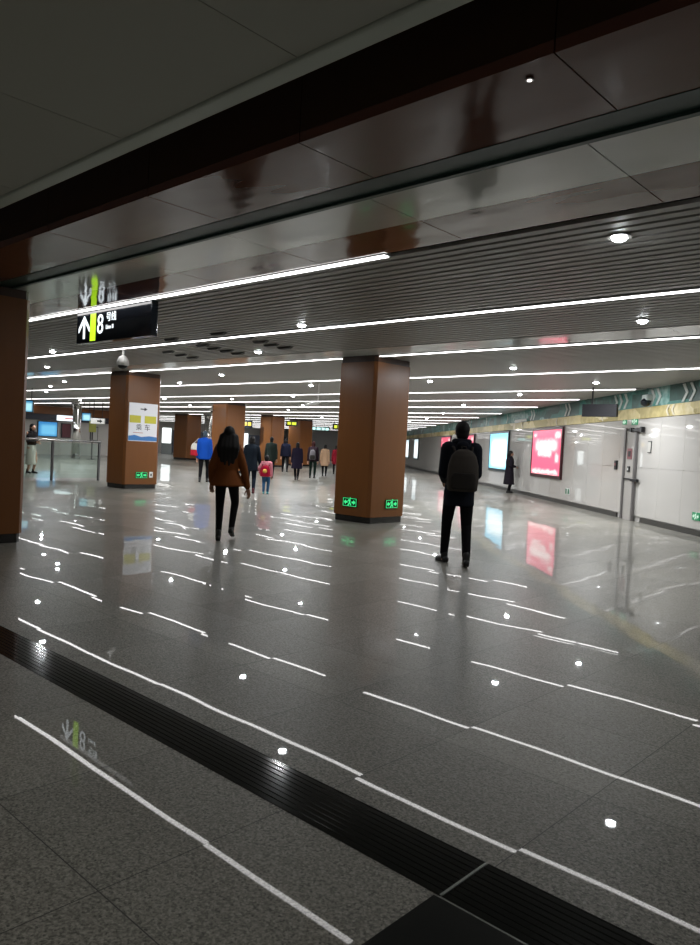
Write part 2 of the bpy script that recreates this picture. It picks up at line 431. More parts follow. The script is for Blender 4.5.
# man with backpack
man_loc = (-5.305, 7.84, 0); man_rz = AW-.05; MH = 1.83
man = person('man seen from behind in a black jacket and trousers walking with a grey backpack', man_loc, man_rz, MH,
       feet=((-.12, .17, 0.), (.10, -.17, .012)), toes=(-.45, .05), hands=((-.15, .26, 1.0), (.15, .26, 1.0)), shoulders=.185, jacket=navyb, top_hem=.71, flare=.0, pole=.22,
       coat_r=1.12, arm_r=1.12, trousers=blackc, shoes=shoeb, vox=.009, hood=navyb, leg_r=.98, bodyvox=.006)
def backpack(loc, rz, k, label, m, m2, h=.46, w=.30, d=.15, pocket=True, disc=None):
    r = thing('backpack', label, 'backpack', loc, rz)
    q = MB()
    q.rings([(z*h*k, rx*w/2*k, ry*d/2*k, 0, -d*.5*k) for z, rx, ry in ((0, .80, .85), (.04, .95, 1.0), (.3, 1.0, 1.05), (.62, .95, .98), (.84, .78, .80), (.95, .55, .55), (1., .25, .25))])
    q.blob('main_bag', m, r, .010, 3)
    if pocket:
        q = MB(); q.rings([(z*h*k, rx*w/2*k, .045*k, 0, -d*.98*k) for z, rx in ((.06, .70), (.10, .78), (.34, .78), (.44, .66))]); q.blob('front_pocket', m2, r, .008, 3)
    for sx in (-1, 1):
        q = MB()
        pts = [(.10*sx, -.03, .94*h), (.115*sx, .02, 1.05*h), (.12*sx, .13, 1.02*h), (.135*sx, .225, .80*h), (.15*sx, .21, .45*h), (.17*sx, .10, .16*h), (.13*sx, -.03, .08*h)]
        for a, b in zip(pts, pts[1:]): q.cap(Vector(a)*k, .016*k, Vector(b)*k, .016*k, 1)
        q.blob('strap', m2, r, .008, 2)
    q = MB()
    for a, b in (((-.03, -.06, .95*h), (-.025, -.06, 1.06*h)), ((-.025, -.06, 1.06*h), (.025, -.06, 1.06*h)), ((.025, -.06, 1.06*h), (.03, -.06, .95*h))): q.cap(Vector(a)*k, .008*k, Vector(b)*k, .008*k, 1)
    q.build('handle', m2, r, True)
    if disc:
        q = MB(); q.ball((0, -d*1.03*k, .50*h*k), (.075*k, .03*k, .075*k), 2); q.build('round_patch', disc, r, True)
    return r
def behind(loc, rz, y, z):
    return (loc[0]-math.sin(rz)*y, loc[1]+math.cos(rz)*y, z)
backpack(behind(man_loc, man_rz, -.145, .95), man_rz, 1.05, 'brownish grey backpack on the back of the man in black', cloth('brown grey canvas', (.060, .052, .046)), cloth('dark grey canvas', (.030, .027, .025)), h=.50, w=.38, d=.17)

# woman with long hair
person('woman seen from behind with long dark hair, rust brown jacket, black leggings and boots', (-8.46, 6.60, 0), AW+.02, 1.64,
       feet=((-.085, -.10, 0.), (.085, .12, .075)), hands=((-.24, .08, .86), (.31, .03, .80)), shoulders=.158, pole=.4, hips=.165, jacket=rust, top_hem=.82, flare=.078,
       trousers=blackc, shoes=shoeb, hair='long', vox=.009, leg_r=.93, coat_r=1.05, arm_r=1.05, bodyvox=.006)

FV = .016
person('person in a bright blue jacket walking away, red and white bag at the left side', (-20.6, 15.05, 0), AW, 1.74,
       feet=((-.10, -.12, .0), (.10, .16, .0)), jacket=cloth('bright blue cloth', (.008, .06, .34)), top_hem=.76, coat_r=1.2, trousers=blackc, shoes=shoeb, vox=FV, haircol=cloth('blue grey knit cap', (.05, .07, .09)))
r = thing('shoulder_bag', 'red and white shoulder bag hanging beside the blue jacket', 'bag', (-20.86, 14.84, .88), AW)
q = MB(); q.rings([(z, rx, .07, 0, 0) for z, rx in ((0, .12), (.03, .15), (.18, .15), (.2, .14))]); q.blob('lower_bag', cloth('red cloth', (.42, .02, .035)), r, .012, 3)
q = MB(); q.rings([(z, rx, .068, 0, 0) for z, rx in ((.2, .14), (.32, .14), (.40, .10), (.43, .06))]); q.blob('upper_bag', cloth('white cloth', (.6, .56, .5)), r, .012, 3)
q = MB(); q.cap((-.05, 0, .42), .012, (.12, .02, .60), .012); q.blob('strap', cloth('white cloth', (.6, .56, .5)), r, .008, 2)

person('woman in a dark navy coat and maroon boots walking beside the child', (-16.12, 13.4, 0), AW+.1, 1.61,
       feet=((-.08, .10, 0.), (.09, -.12, 0.)), hands=((-.22, .06, .82), (.27, .10, .80)), jacket=cloth('dark navy cloth', (.008, .012, .018)), top_hem=.66, flare=.03, coat_r=1.1,
       trousers=cloth('dark denim', (.015, .022, .035)), shoes=mat('maroon leather', (.10, .012, .018), .5), hair='bob', vox=FV)
child_loc = (-15.72, 13.62, 0)
person('small child in a pink jacket and blue jeans wearing a round red backpack', child_loc, AW-.1, 1.07,
       feet=((-.08, -.04, 0.), (.09, .06, 0.)), hands=((-.30, .10, .92), (.25, .02, .82)), jacket=cloth('pink cloth', (.55, .20, .24)), top_hem=.78, flare=.03, coat_r=1.25, arm_r=1.25,
       trousers=cloth('blue denim', (.035, .10, .20)), shoes=mat('teal shoe', (.05, .28, .32), .5), hair='short', headk=1.35, leg_r=1.15, vox=.014)
backpack(behind(child_loc, AW-.1, -.10, .50), AW-.1, .85, 'round red backpack with a yellow disc on the child', cloth('crimson cloth', (.34, .010, .035)), cloth('dark red cloth', (.2, .01, .02)), h=.36, w=.34, d=.15, pocket=False, disc=cloth('yellow orange felt', (.75, .42, .10)))
person('person in a dark green grey coat walking behind the child', (-23.05, 20.19, 0), AW, 1.70, jacket=cloth('green grey cloth', (.020, .028, .024)), top_hem=.72, coat_r=1.18,
       trousers=blackc, shoes=shoeb, vox=FV)
person('man in a navy jacket and black trousers in front of the far brown pillar', (-28.1, 25.6, 0), AW, 1.72, feet=((-.13, .15, 0.), (.12, -.2, .03)), jacket=cloth('navy cloth', (.007, .008, .018)),
       top_hem=.80, coat_r=1.12, trousers=blackc, shoes=shoeb, vox=FV)
person('woman in a knee length dark purple coat in the middle of the far group', (-21.85, 20.55, 0), AW, 1.52, feet=((-.05, .10, 0.), (.06, -.12, 0.)), jacket=cloth('dark purple cloth', (.013, .010, .022)),
       top_hem=.52, flare=.05, coat_r=1.22, trousers=blackc, shoes=shoeb, hair='bob', vox=FV)
gl = (-23.24, 22.81, 0)
person('person in dark clothes with a grey pack between purple and beige coats', gl, AW-.1, 1.62, feet=((-.11, .10, 0.), (.11, -.10, 0.)), jacket=cloth('dark plum cloth', (.018, .010, .014)), top_hem=.78, coat_r=1.15,
       trousers=cloth('dark green cloth', (.008, .018, .014)), shoes=shoeb, hair='bob', vox=FV, haircol=cloth('dark red brown hair', (.03, .010, .010)))
backpack(behind(gl, AW-.1, -.13, .82), AW-.1, .95, 'grey backpack on the person between the purple and beige coats', cloth('mid grey canvas', (.12, .11, .12)), cloth('dark grey canvas', (.030, .027, .025)))
person('woman in a light beige coat walking in the far group', (-24.88, 25.22, 0), AW, 1.52, feet=((-.07, .10, 0.), (.08, -.12, 0.)), jacket=cloth('beige cloth', (.42, .27, .17)), top_hem=.55, flare=.03, coat_r=1.1,
       trousers=blackc, shoes=shoeb, hair='bob', vox=FV)
person('person in a dark red coat half hidden by the middle pillar', (-26.55, 27.75, 0), AW, 1.5, jacket=cloth('dark red cloth', (.20, .018, .022)), top_hem=.60, flare=.03, coat_r=1.15,
       trousers=blackc, shoes=shoeb, hair='bob', vox=FV)
person('woman in a long dark coat standing by the white wall next to blue lightbox', (-14.68, 25.02, 0), -PI/4, 1.63, feet=((-.06, .05, 0.), (.07, -.03, 0.)), hands=((-.10, .22, 1.06), (.10, .22, 1.08)),
       jacket=cloth('charcoal purple cloth', (.013, .011, .016)), top_hem=.34, flare=.05, coat_r=1.3, trousers=blackc, shoes=shoeb, hair='ponytail', vox=FV)
person('woman in a white dress and black cardigan behind the glass railing', (-24.9, 11.05, 0), -PI/2+.4, 1.68, feet=((-.08, .05, 0.), (.08, -.05, 0.)), hands=((-.05, .24, 1.10), (.06, .25, 1.07)),
       jacket=cloth('black knit', (.012, .011, .012)), top_hem=.98, coat_r=1.04, skirt=(cloth('off white cotton', (.55, .52, .46)), .30), hair='bob', vox=FV, face=True, shoes=shoeb)

# ------------------------------------------------------------------ the setting
# floor: polished granite, cut by the grating band
st = lambda o: tag(o, kind='structure')
q = MB()
q.box((-70, -6, -.1), (9, 1.945, 0)); q.box((-70, 2.225, -.1), (9, 62, 0)); q.box((-70, 1.945, -.1), (9, 2.225, -.02))
st(q.build('floor', FLOORM))
# ribbed black gratings let into the floor
def grating(x0, x1, label):
    t = thing('floor_grating', label, 'grating', ((x0+x1)/2, 2.085, -.02)); L = (x1-x0)/2-.004
    MB().box((-L, -.135, 0), (L, .135, .018)).build('bed', M['granite_dark'], t)
    q = MB()
    for i in range(9):
        y = -.120+i*.03; q.box((-L, y-.0125, .010), (L, y+.0125, .0200), .001)
    q.build('ribs', M['rib'], t)
    q = MB(); q.box((-L, -.139, 0), (L, -.1345, .0212)); q.box((-L, .1345, 0), (L, .139, .0212)); q.build('edge_trim', M['rib'], t)
grating(-1.30, 4.0, 'short ribbed black floor grating to the right of the pale joint')
grating(-6.5, -1.30, 'long ribbed black floor grating across the lower left floor')
grating(-12.0, -6.5, 'ribbed black floor grating beside the near pillar')
st(MB().box((-1.308, 1.95, -.018), (-1.298, 2.222, .0015)).build('trim_8', M['joint']))
st(MB().box((-1.30, 1.938, -.018), (4, 1.944, .0015)).build('trim_9', M['joint']))
st(MB().box((-1.32, -2.5, -.05), (4, 1.936, .0012)).build('trim_10', M['granite_dark']))

LEDY = [5.09, 7.72, 10.54, 13.92, 17.55, 20.27, 23.2, 26.8, 29.9, 33.0, 36.0, 39.1, 42.2, 45.3, 48.4, 51.5, 54.6]
def wall_x(y): return 2*WD*N2-y
# slatted ceiling
q = MB(); y = 5.16; P = .145
while y < 60:
    if not any(abs(y+.05-l) < .075 for l in LEDY) and not (9.66 < y+.05 < 10.46):
        q.box((-66, y, HC), (min(7.6, wall_x(y)+.3), y+.095, HC+.03))
    y += P
q.box((-66, 5.06, HC+.14), (8, 60, HC+.18))
st(q.build('ceiling', M['slat']))
q = MB(); q.box((-66, 5.06, HC+.12), (8, 60, HC+.138)); q.box((-16, 5.055, HC+.039), (8, 5.15, HC+.119)); st(q.build('trim_11', M['black']))
# gloss strips of the entrance beam
def strip(name, y0, y1, m, x0, step, z0=HC, z1=HC+.06, xa=-16., xb=8.):
    q = MB(); xs = [xa]+[x0+step*i for i in range(-12, 12) if xa < x0+step*i < xb]+[xb]
    for a, b in zip(xs, xs[1:]): q.box((a+.004, y0, z0), (b-.004, y1, z1))
    st(q.build(name, m))
strip('trim_1', 2.93, 3.60, M['bsoff'], -4.84, 1.61)
strip('trim_3', 3.88, 4.47, M['gsoff'], -1.91, 1.61)
strip('trim_4', 4.475, 5.05, M['bsoff'], -1.91, 1.61)
strip('trim_5', 2.93, 3.0, M['bfas'], -4.84, 1.61, HC+.061, 4.2)
strip('trim_6', 9.70, 10.40, M['gsoff'], -1.91, 1.61, xa=-66, xb=.6)
q = MB(); q.box((-16, 3.60, HC+.015), (8, 3.88, HC+.05)); q.box((-16, 3.60, HC-.004), (8, 3.63, HC+.05)); q.box((-16, 3.84, HC-.004), (8, 3.88, HC+.05))
st(q.build('trim_2', M['slot']))
st(MB().box((-16, 2.9, 4.2), (8, 5.2, 4.25)).build('trim_12', M['black']))
# ceiling over the near side
q = MB(); xs = [-14+i*1.61 for i in range(15)]
ys = [-5.9, -4.4, -2.8, -1.2, .4, 2.44]
for a, b in zip(xs, xs[1:]):
    for c, d in zip(ys, ys[1:]): q.box((a+.003, c+.003, 3.30), (b-.003, d-.003, 3.33))
st(q.build('ceiling_near', M['nearc']))
q = MB(); q.box((-14, 2.445, 3.285), (8.5, 2.56, 3.36), .01); st(q.build('trim_7', M['neare']))
st(MB().box((-14, -5.9, 3.36), (8.5, 2.56, 3.40)).build('trim_13', M['black']))
# enclosing walls that stay out of the picture
st(MB().box((-14, -6.1, 0), (8.5, -6, 4.2)).build('wall_back', M['plain']))
st(MB().box((8.4, -6, 0), (8.5, 2.4, 4.2)).build('wall_side', M['plain']))
st(MB().box((-66.2, 26, 0), (-66, 60, HC)).build('wall_far', M['plain']))
st(MB().box((-66, 60, 0), (-49, 60.2, HC)).build('wall_end', M['plain']))
st(MB().box((-46.3, 13, 0), (-46.05, 26.2, HC)).build('wall_left', M['plain']))
st(MB().box((-66, 26.0, 0), (-46.3, 26.2, HC)).build('wall_return', M['plain']))

# diagonal white wall
def wbox(q, s0, s1, z0, z1, y0, y1):       # local frame at wall origin: x = -s
    q.box((-s1, y0, z0), (-s0, y1, z1)); return q
WO = W(0, 0)
q = MB(); s = 3.0
breaks = [3.0+1.12*i for i in range(70)]
for a in breaks:
    for z0, z1 in ((.13, 1.30), (1.30, 2.48)):
        wbox(q, a+.003, a+1.117, z0+.003, z1-.003, 0, .03)
wbox(q, 3, 82, 0, 3.4, .031, .2)
st(q.build('wall_right', M['white'], loc=WO, rz=WRZ))
q = MB(); wbox(q, 3, 17.22, 0, .11, -.02, .03); wbox(q, 18.62, 82, 0, .11, -.02, .03)
st(q.build('baseboard_right', M['skirt'], loc=WO, rz=WRZ))
# art frieze: teal band over ochre band
def frieze_mat(name, cols, sx, sz):
    m = mat(name, cols[0], .4, spec=.3); q = NT(m)
    tc = q.n('ShaderNodeTexCoord'); mp = q.n('ShaderNodeMapping'); mp.inputs['Scale'].default_value = (sx, 1, sz)
    q.nt.links.new(tc.outputs['Object'], mp.inputs[0])
    v = q.n('ShaderNodeTexVoronoi', distance='CHEBYCHEV'); v.inputs['Scale'].default_value = 1.
    q.nt.links.new(mp.outputs[0], v.inputs['Vector'])
    n = q.n('ShaderNodeTexNoise'); n.inputs['Scale'].default_value = 6; n.inputs['Detail'].default_value = 4; q.nt.links.new(tc.outputs['Object'], n.inputs['Vector'])
    sp = q.n('ShaderNodeSeparateColor'); q.nt.links.new(v.outputs['Color'], sp.inputs[0])
    f = q.m('ADD', q.m('MULTIPLY', sp.outputs[0], .75), q.m('MULTIPLY', q.m('SUBTRACT', n.outputs['Fac'], .5), .7))
    c = q.mix(q.ramp(f, .05, .5), cols[0], cols[1]); c = q.mix(q.ramp(f, .5, .95), c, cols[2])
    q.nt.links.new(c, m.node_tree.nodes['Principled BSDF'].inputs['Base Color'])
    return m
teal = frieze_mat('teal mural tile', ((.008, .055, .042), (.03, .18, .15), (.32, .48, .45)), .9, 1.6)
ochre = frieze_mat('ochre mural tile', ((.34, .27, .08), (.56, .46, .20), (.74, .66, .44)), 1.1, 2.2)
q = MB(); wbox(q, 3, 82, 2.75, HC+.1, -.03, .03); st(q.build('trim_14', teal, loc=WO, rz=WRZ))
q = MB(); wbox(q, 3, 82, 2.485, 2.747, -.025, .03); st(q.build('trim_15', ochre, loc=WO, rz=WRZ))
chv = mat('pale grey mural relief', (.45, .48, .45), .35)
q = MB()
for s0 in (13.9, 15.0, 15.32, 16.55, 16.85, 18.35, 18.68, 19.0, 22.6, 22.9, 26.4, 26.7, 30.2, 34, 37.8):
    x = -s0; z0, z1 = 2.77, 3.15; zm = (z0+z1)/2; w = .11; a = .17
    q.plate([(x-a, z0), (x-a+w, z0), (x+w, zm), (x-a+w, z1), (x-a, z1), (x, zm)], -.045, -.03)
st(q.build('trim_16', chv, loc=WO, rz=WRZ))
q = MB()
for s0 in (14.2, 15.85, 16.1, 19.9, 23.8, 27.9):
    x = -s0; z0, z1 = 2.50, 2.735; zm = (z0+z1)/2; w = .08; a = .10
    q.plate([(x, z0), (x+w, z0), (x-a+w, zm), (x+w, z1), (x, z1), (x-a, zm)], -.038, -.025)
st(q.build('trim_17', mat('pale ochre relief', (.55, .50, .36), .35), loc=WO, rz=WRZ))

# service recess with two steel rails
d = thing('door_1', None, None, W(17.92, 0, 0), WRZ); tag(d, kind='structure')
for x in (-.33, .30):
    q = MB(); q.box((x-.045, -.07, 0), (x+.045, -.005, 2.27), .008); q.build('rail', mat('grey steel rail', (.20, .19, .19), .35, .6), d)
q = MB(); q.box((.10, -.10, 2.17), (.72, -.03, 2.235), .01); q.box((.60, -.12, 2.14), (.72, -.03, 2.28), .012); q.box((.02, -.12, 2.16), (.14, -.03, 2.27), .012); q.build('top_bracket', M['dark'], d)
q = MB(); q.box((-.29, -.06, .985), (.25, -.02, 1.02)); q.box((.18, -.10, .95), (.56, -.03, 1.02), .01); q.build('latch_bracket', M['dark'], d)
MB().box((-.285, -.03, 0), (.255, -.002, 2.2)).build('panel', mat('recess panel', (.40, .38, .36), .2), d)
# small fittings by the rails
t = thing('notice_sign', 'small dark red notice between the two steel rails on the wall', 'sign', W(17.96, 1.63, .036), WRZ)
MB().box((-.13, -.012, -.13), (.13, 0, .13)).build('plate', mat('dull red plate', (.20, .06, .07), .4), t); MB().box((-.07, -.016, -.07), (.07, -.012, .07)).build('symbol', M['dark'], t)
t = thing('fire_call_point', 'dark call point box on the wall left of the steel rails', 'call point', W(18.80, 1.33, 0), WRZ)
MB().box((-.07, -.05, -.12), (.07, 0, .12), .01).build('box', M['dark'], t); MB().box((-.035, -.058, -.02), (.035, -.05, .05)).build('window', mat('dull red plate', (.2, .06, .07), .4), t)
t = thing('wall_switch', 'small dark switch between the steel rails below the red notice', 'switch', W(17.95, 1.25, .036), WRZ)
MB().box((-.06, -.03, -.07), (.06, 0, .07), .008).build('box', M['dark'], t); MB().box((-.02, -.045, -.03), (.02, -.03, .03)).build('rocker', M['whitep'], t)
t = thing('wall_notice', 'thin grey notice holder on the white wall right of the steel rails', 'notice', W(16.95, 1.80, 0), WRZ)
q = MB(); q.box((-.09, -.014, -.14), (.09, 0, -.12)); q.box((-.09, -.014, .12), (.09, 0, .14)); q.box((.07, -.014, -.12), (.09, 0, .12)); q.build('frame', M['dark'], t)
MB().box((-.085, -.008, -.118), (.068, 0, .118)).build('sheet', mat('pale paper', (.46, .45, .42), .5), t)

def man_run(mb, x, z, k, y0, y1):     # little running figure
    mb.plate([(x+.02*k, z+.33*k), (x+.09*k, z+.33*k), (x+.09*k, z+.42*k), (x+.02*k, z+.42*k)], y0, y1)
    mb.plate([(x-.12*k, z+.27*k), (x+.08*k, z+.30*k), (x+.06*k, z+.05*k), (x+.17*k, z-.12*k), (x+.10*k, z-.16*k), (x-.01*k, z-.02*k), (x-.12*k, z-.20*k), (x-.20*k, z-.15*k), (x-.06*k, z+.04*k), (x-.06*k, z+.20*k), (x-.16*k, z+.12*k), (x-.2*k, z+.15*k)], y0, y1)
def exit_sign(loc, rz, label, w=.36, h=.17, kind='evac', dim=False, group=None):
    t = thing('exit_sign', label, 'exit sign', loc, rz, group)
    MB().box((-w/2, -.02, -h/2), (w/2, 0, h/2), .004).build('case', M['blk'] if kind == 'evac' else M['greenp'], t)
    g = M['green'] if kind == 'evac' else mat('pale sign symbol', (.5, .6, .52), .4, emit=(.6, .9, .7), strength=.4)
    if kind == 'evac':
        q = MB()
        for a, b, c, e in ((-w/2+.008, w/2-.008, h/2-.016, h/2-.008), (-w/2+.008, w/2-.008, -h/2+.008, -h/2+.016)): q.box((a, -.024, c), (b, -.02, e))
        for x in (-w/2+.008, w/2-.016): q.box((x, -.024, -h/2+.016), (x+.008, -.02, h/2-.016))
        q.build('border', g, t)
    q = MB(); man_run(q, 0, -.02*h/.17, .30*h/.17*.55*1.6, -.025, -.02); q.build('running_figure', g, t)
    for sx in (-1, 1):
        q = MB(); a = .055*sx*w/.36; b = .10*sx*w/.36; c = .150*sx*w/.36; u = h/.17
        q.plate([(a, -.018*u), (b, -.018*u), (b, -.045*u), (c, 0), (b, .045*u), (b, .018*u), (a, .018*u)], -.025, -.02); q.build('arrow', g, t)
    return t
exit_sign((-9.56, 10.45, .375), 0, 'green lit exit sign low on the left face of the middle pillar')
exit_sign((-9.08, 11.10, .37), PI/2, 'green lit exit sign low on the right face of the middle pillar')
exit_sign((-17.9, 11.0, .375), PI/2, 'green lit exit sign low on the pillar with the white poster')
exit_sign(W(17.85, 2.43, 0), WRZ, 'green exit sign on the white wall above the steel rails', .34, .17, 'plate')
exit_sign(W(18.45, 2.43, 0), WRZ, 'pale green arrow plate just left of the exit sign above the rails', .22, .12, 'plate')
exit_sign(W(14.62, .39, 0), WRZ, 'green exit sign low on the white wall near right edge', .30, .16, 'plate')
t = thing('wall_plate', 'pale plate with two dark green bars low on the wall right of the red lightbox', 'plate', W(22.45, .42, 0), WRZ)
MB().box((-.20, -.012, -.10), (.20, 0, .10), .004).build('plate', M['whitep'], t)
for x in (-.11, .11): MB().box((x-.06, -.016, -.08), (x+.06, -.012, .08)).build('green_bar', mat('dull green mark', (.03, .16, .08), .5), t)
# small wall fittings next to the pillar exit sign
t = thing('wall_socket', 'pale socket plate right of the exit sign on the poster pillar', 'socket', (-17.9, 11.30, .385), PI/2)
MB().box((-.06, -.015, -.08), (.06, 0, .08), .006).build('plate', M['whitep'], t); MB().box((-.025, -.019, -.03), (.025, -.015, .03)).build('insert', M['dark'], t)

# ------------------------------------------------------------------ pillars
def pillar(x, y, label, w=1.1, d=1.1):
    """front right corner at x, y"""
    t = thing('pillar', label, 'pillar', (x-w/2, y+d/2, 0)); a, b, c = w/2, d/2, .055
    def oct_(e): return [(-a+e+c, -b+e), (a-e-c, -b+e), (a-e, -b+e+c), (a-e, b-e-c), (a-e-c, b-e), (-a+e+c, b-e), (-a+e, b-e-c), (-a+e, -b+e+c)]
    MB().prism(oct_(0), .12, HC-.11).build('shaft', M['wood'], t)
    MB().prism(oct_(.02), 0, .12).build('plinth', M['plinth'], t)
    MB().prism(oct_(.012), HC-.11, HC-.001).build('top_band', mat('dark brown band', (.045, .018, .008), .4), t)
    return t
pillar(-9.36, 2.99, 'near brown pillar filling the left edge under the entrance beam')
pillar(-9.08, 10.45, 'middle brown pillar with two green exit signs near its foot', .96, 1.08)
pillar(-17.9, 10.45, 'brown pillar with the white poster left of the walking woman', .92, 1.08)
pillar(-26.9, 10.45, 'brown pillar mostly hidden behind the near pillar at left')
pillar(-26.4, 20.4, 'far brown pillar directly behind the long haired woman')
pillar(-34.1, 29.8, 'far brown pillar behind the navy jacket man')
pillar(-42.9, 29.8, 'distant broad brown pillar left of the blue jacket', 1.6, 1.2)
pillar(-36.2, 34.2, 'distant brown pillar behind the purple coat', 1.2, 1.2)
def steel_column(x, y, label, r=.23):
    t = thing('steel_column', label, 'column', (x, y, 0))
    MB().lathe([(r, .12), (r, HC-.01)], 40).build('shaft', M['mirror'], t, True)
    MB().lathe([(r+.03, 0), (r+.03, .10), (r+.005, .12)], 32).build('base_ring', M['steel'], t)
    MB().lathe([(r+.01, HC-.10), (r+.09, HC-.06), (r+.09, HC-.001)], 32).build('collar', M['steel'], t)
steel_column(-40.0, 20.3, 'round polished steel column behind the glass railing')
steel_column(-40.0, 29.4, 'round polished steel column above the blue jacket person')
steel_column(-41.5, 40.2, 'round polished steel column behind the far group of walkers')

# ------------------------------------------------------------------ light lines and downlights
ORD = ['first', 'second', 'third', 'fourth', 'fifth', 'sixth', 'seventh', 'eighth', 'ninth', 'tenth', 'eleventh', 'twelfth', 'thirteenth', 'fourteenth', 'fifteenth', 'sixteenth', 'seventeenth']
def led_line(y, x0, x1, label):
    t = thing('strip_light', label, 'strip light', ((x0+x1)/2, y, HC-.012), 0, 'ceiling light lines'); L = (x1-x0)/2
    q = MB(); q.box((-L, -.045, .004), (L, .045, .05)); q.build('housing', M['ledh'], t)
    q = MB(); q.box((-L+.01, -.032, -.004), (L-.01, .032, .0035)); q.build('diffuser', M['led'], t)
for i, y in enumerate(LEDY):
    x1 = wall_x(y)-.35; o = ORD[i]
    if i == 0:
        led_line(y, -16, -4.36, 'long white light line along the entrance beam, above the hanging sign')
        led_line(y, -1.64, 5.0, 'short white light line along the entrance beam, at the right edge')
    elif i == 2:
        led_line(y, -9.075, x1, 'third white light line from the beam, right of the middle pillar')
        led_line(y, -17.895, -10.05, 'third white light line from the beam, between the two pillars')
        led_line(y, -26.895, -18.83, 'third white light line from the beam, left of the poster pillar')
        led_line(y, -45.9, -28.01, 'third white light line, far left behind the near pillar')
    elif i == 8:
        led_line(y, -34.09, x1, 'ninth white light line counted from the beam, right of the pillars')
        led_line(y, -42.89, -35.21, 'ninth white light line from the beam, between the distant pillars')
    else:
        led_line(y, -45.9 if y < 26 else -65.5, x1, o+' white ceiling light line counted from the entrance beam')
DL = [(-2.45, 5.62), (-3.6, 9.08), (-7.88, 7.37), (-10.96, 9.15), (-15.6, 7.3), (-19.4, 8.95), (-15.74, 11.93), (-24.14, 11.75), (-7.6, 12.87), (-19.5, 13.19), (-27.4, 12.8),
      (-10.96, 14.66), (-15.36, 14.85), (-31.4, 14.5), (-7.23, 15.84), (-10.62, 18.42), (-19.48, 17.96), (-24.03, 18.8), (-15.0, 22.13), (-19.18, 26.75),
      (-23.2, 22.0), (-28.3, 18.4), (-31.5, 22.0), (-23.4, 31.2), (-27.2, 34.6), (-27.4, 25.0), (-36, 18.4), (-31.4, 31.4)]
bands = {}
for x, y in DL:
    b = sum(1 for l in LEDY if l < y); bands.setdefault(b, []).append((x, y))
for b, pts in bands.items():
    pts.sort()
    for i, (x, y) in enumerate(pts):
        n = len(pts); a = ORD[b-1]; c = ORD[b]
        pos = 'the only one' if n == 1 else ('leftmost' if i == 0 else 'rightmost' if i == n-1 else ORD[i]+' from left')
        t = thing('downlight', f'round white downlight between {a} and {c} light lines, {pos}', 'downlight', (x, y, HC-.014), 0, 'round ceiling downlights')
        MB().lathe([(.062, .0), (.095, .0), (.09, .012), (.062, .014)], 24).build('ring', M['dlr'], t, False)
        MB().lathe([(.001, -.030), (.03, -.027), (.052, -.016), (.061, -.002), (.061, .0), (.001, .0)], 20).build('lens', M['dl'], t)
t = thing('downlight', 'small dim spotlight in the brown soffit of the entrance beam', 'downlight', (-1.81, 3.06, HC-.010))
MB().lathe([(.012, .0), (.020, .0), (.019, .006), (.012, .007)], 20).build('ring', M['dlr'], t)
MB().lathe([(.001, -.001), (.0115, -.001), (.0115, .0), (.001, .0)], 16).build('lens', emat('dim spotlight lens', (1, .9, .85), 2.5), t)

for x, y in DL+[(1.4, 5.6), (4.6, 4.4), (.6, 9.0), (-35, 28), (-40, 24.5), (-31, 35), (-38, 34), (-45, 31), (-52, 36), (-46, 42), (-58, 44), (-40, 15)]:  # positions listed after DL are added fill lamps with no fixture
    ld = bpy.data.lights.new('downlight_and_fill_lamp', 'AREA'); ld.shape = 'DISK'; ld.size = .11; ld.energy = 5 if y < 6.5 else 16 if y < 10 else 54 if y < 13 else 98; ld.color = (.95, .98, 1)
    lo = bpy.data.objects.new('downlight_and_fill_lamp', ld); COL.objects.link(lo); lo.location = (x, y, HC-.048)
# vent flaps in the slats left of the middle
vf = mat('dark vent flap', (.07, .07, .066), .5)
rows = [('right', [(-9.8, 7.33), (-9.78, 7.87), (-9.82, 8.25), (-9.95, 8.6), (-9.95, 8.93)]),
        ('middle', [(-11.2, 7.37), (-11.24, 7.87), (-11.28, 8.1), (-11.42, 8.46), (-11.48, 8.8), (-11.57, 9.15)]),
        ('left', [(-12.87, 8.41), (-13.07, 8.85), (-13.16, 9.2)])]
for rn, pts in rows:
    t = thing('air_vent', f'row of small dark vent flaps in the ceiling slats, {rn} row beside the sign', 'air vent', (pts[0][0], pts[0][1], HC), 0, 'vent flaps in the slats')
    for x, y in pts:
        q = MB(); q.plate([(-.20, -.002), (.20, -.002), (.12, -.04), (-.14, -.04)], -.03, .03); o = q.build('flap', vf, t); o.location = (x-pts[0][0], y-pts[0][1], 0)

# ------------------------------------------------------------------ hanging line sign
t = thing('hanging_sign', 'dark hanging direction sign with white arrow, green bar and large 8', 'sign', (-9.255, 5.20, HC-.455))
w = 1.025
MB().box((-w, -.04, 0), (w-.09, .06, .45), .006).build('case', M['blk'], t)
q = MB()      # arrow pointing up
ax = -.80
q.plate([(ax-.022, .06), (ax+.022, .06), (ax+.022, .33), (ax-.022, .33)], -.046, -.04)
q.plate([(ax, .385), (ax-.155, .215), (ax-.155, .150), (ax, .32)], -.046, -.04); q.plate([(ax, .385), (ax, .32), (ax+.155, .150), (ax+.155, .215)], -.046, -.04)
q.build('arrow', M['wtxt'], t)
MB().box((-.62, -.046, .02), (-.475, -.04, .40)).build('colour_bar', M['ybar'], t)
lettering('8', .38, M['wtxt'], t, (-.345, -.043, .225), sx=.95)
lettering('号线', .135, M['wtxt'], t, (-.19, -.043, .315), 'LEFT', 1.)
lettering('Line 8', .082, M['wtxt'], t, (-.19, -.043, .185), 'LEFT', 1.)
for x in (-.7, .7): MB().box((x-.02, -.0, .44), (x+.02, .02, .454)).build('hanger', M['dark'], t)

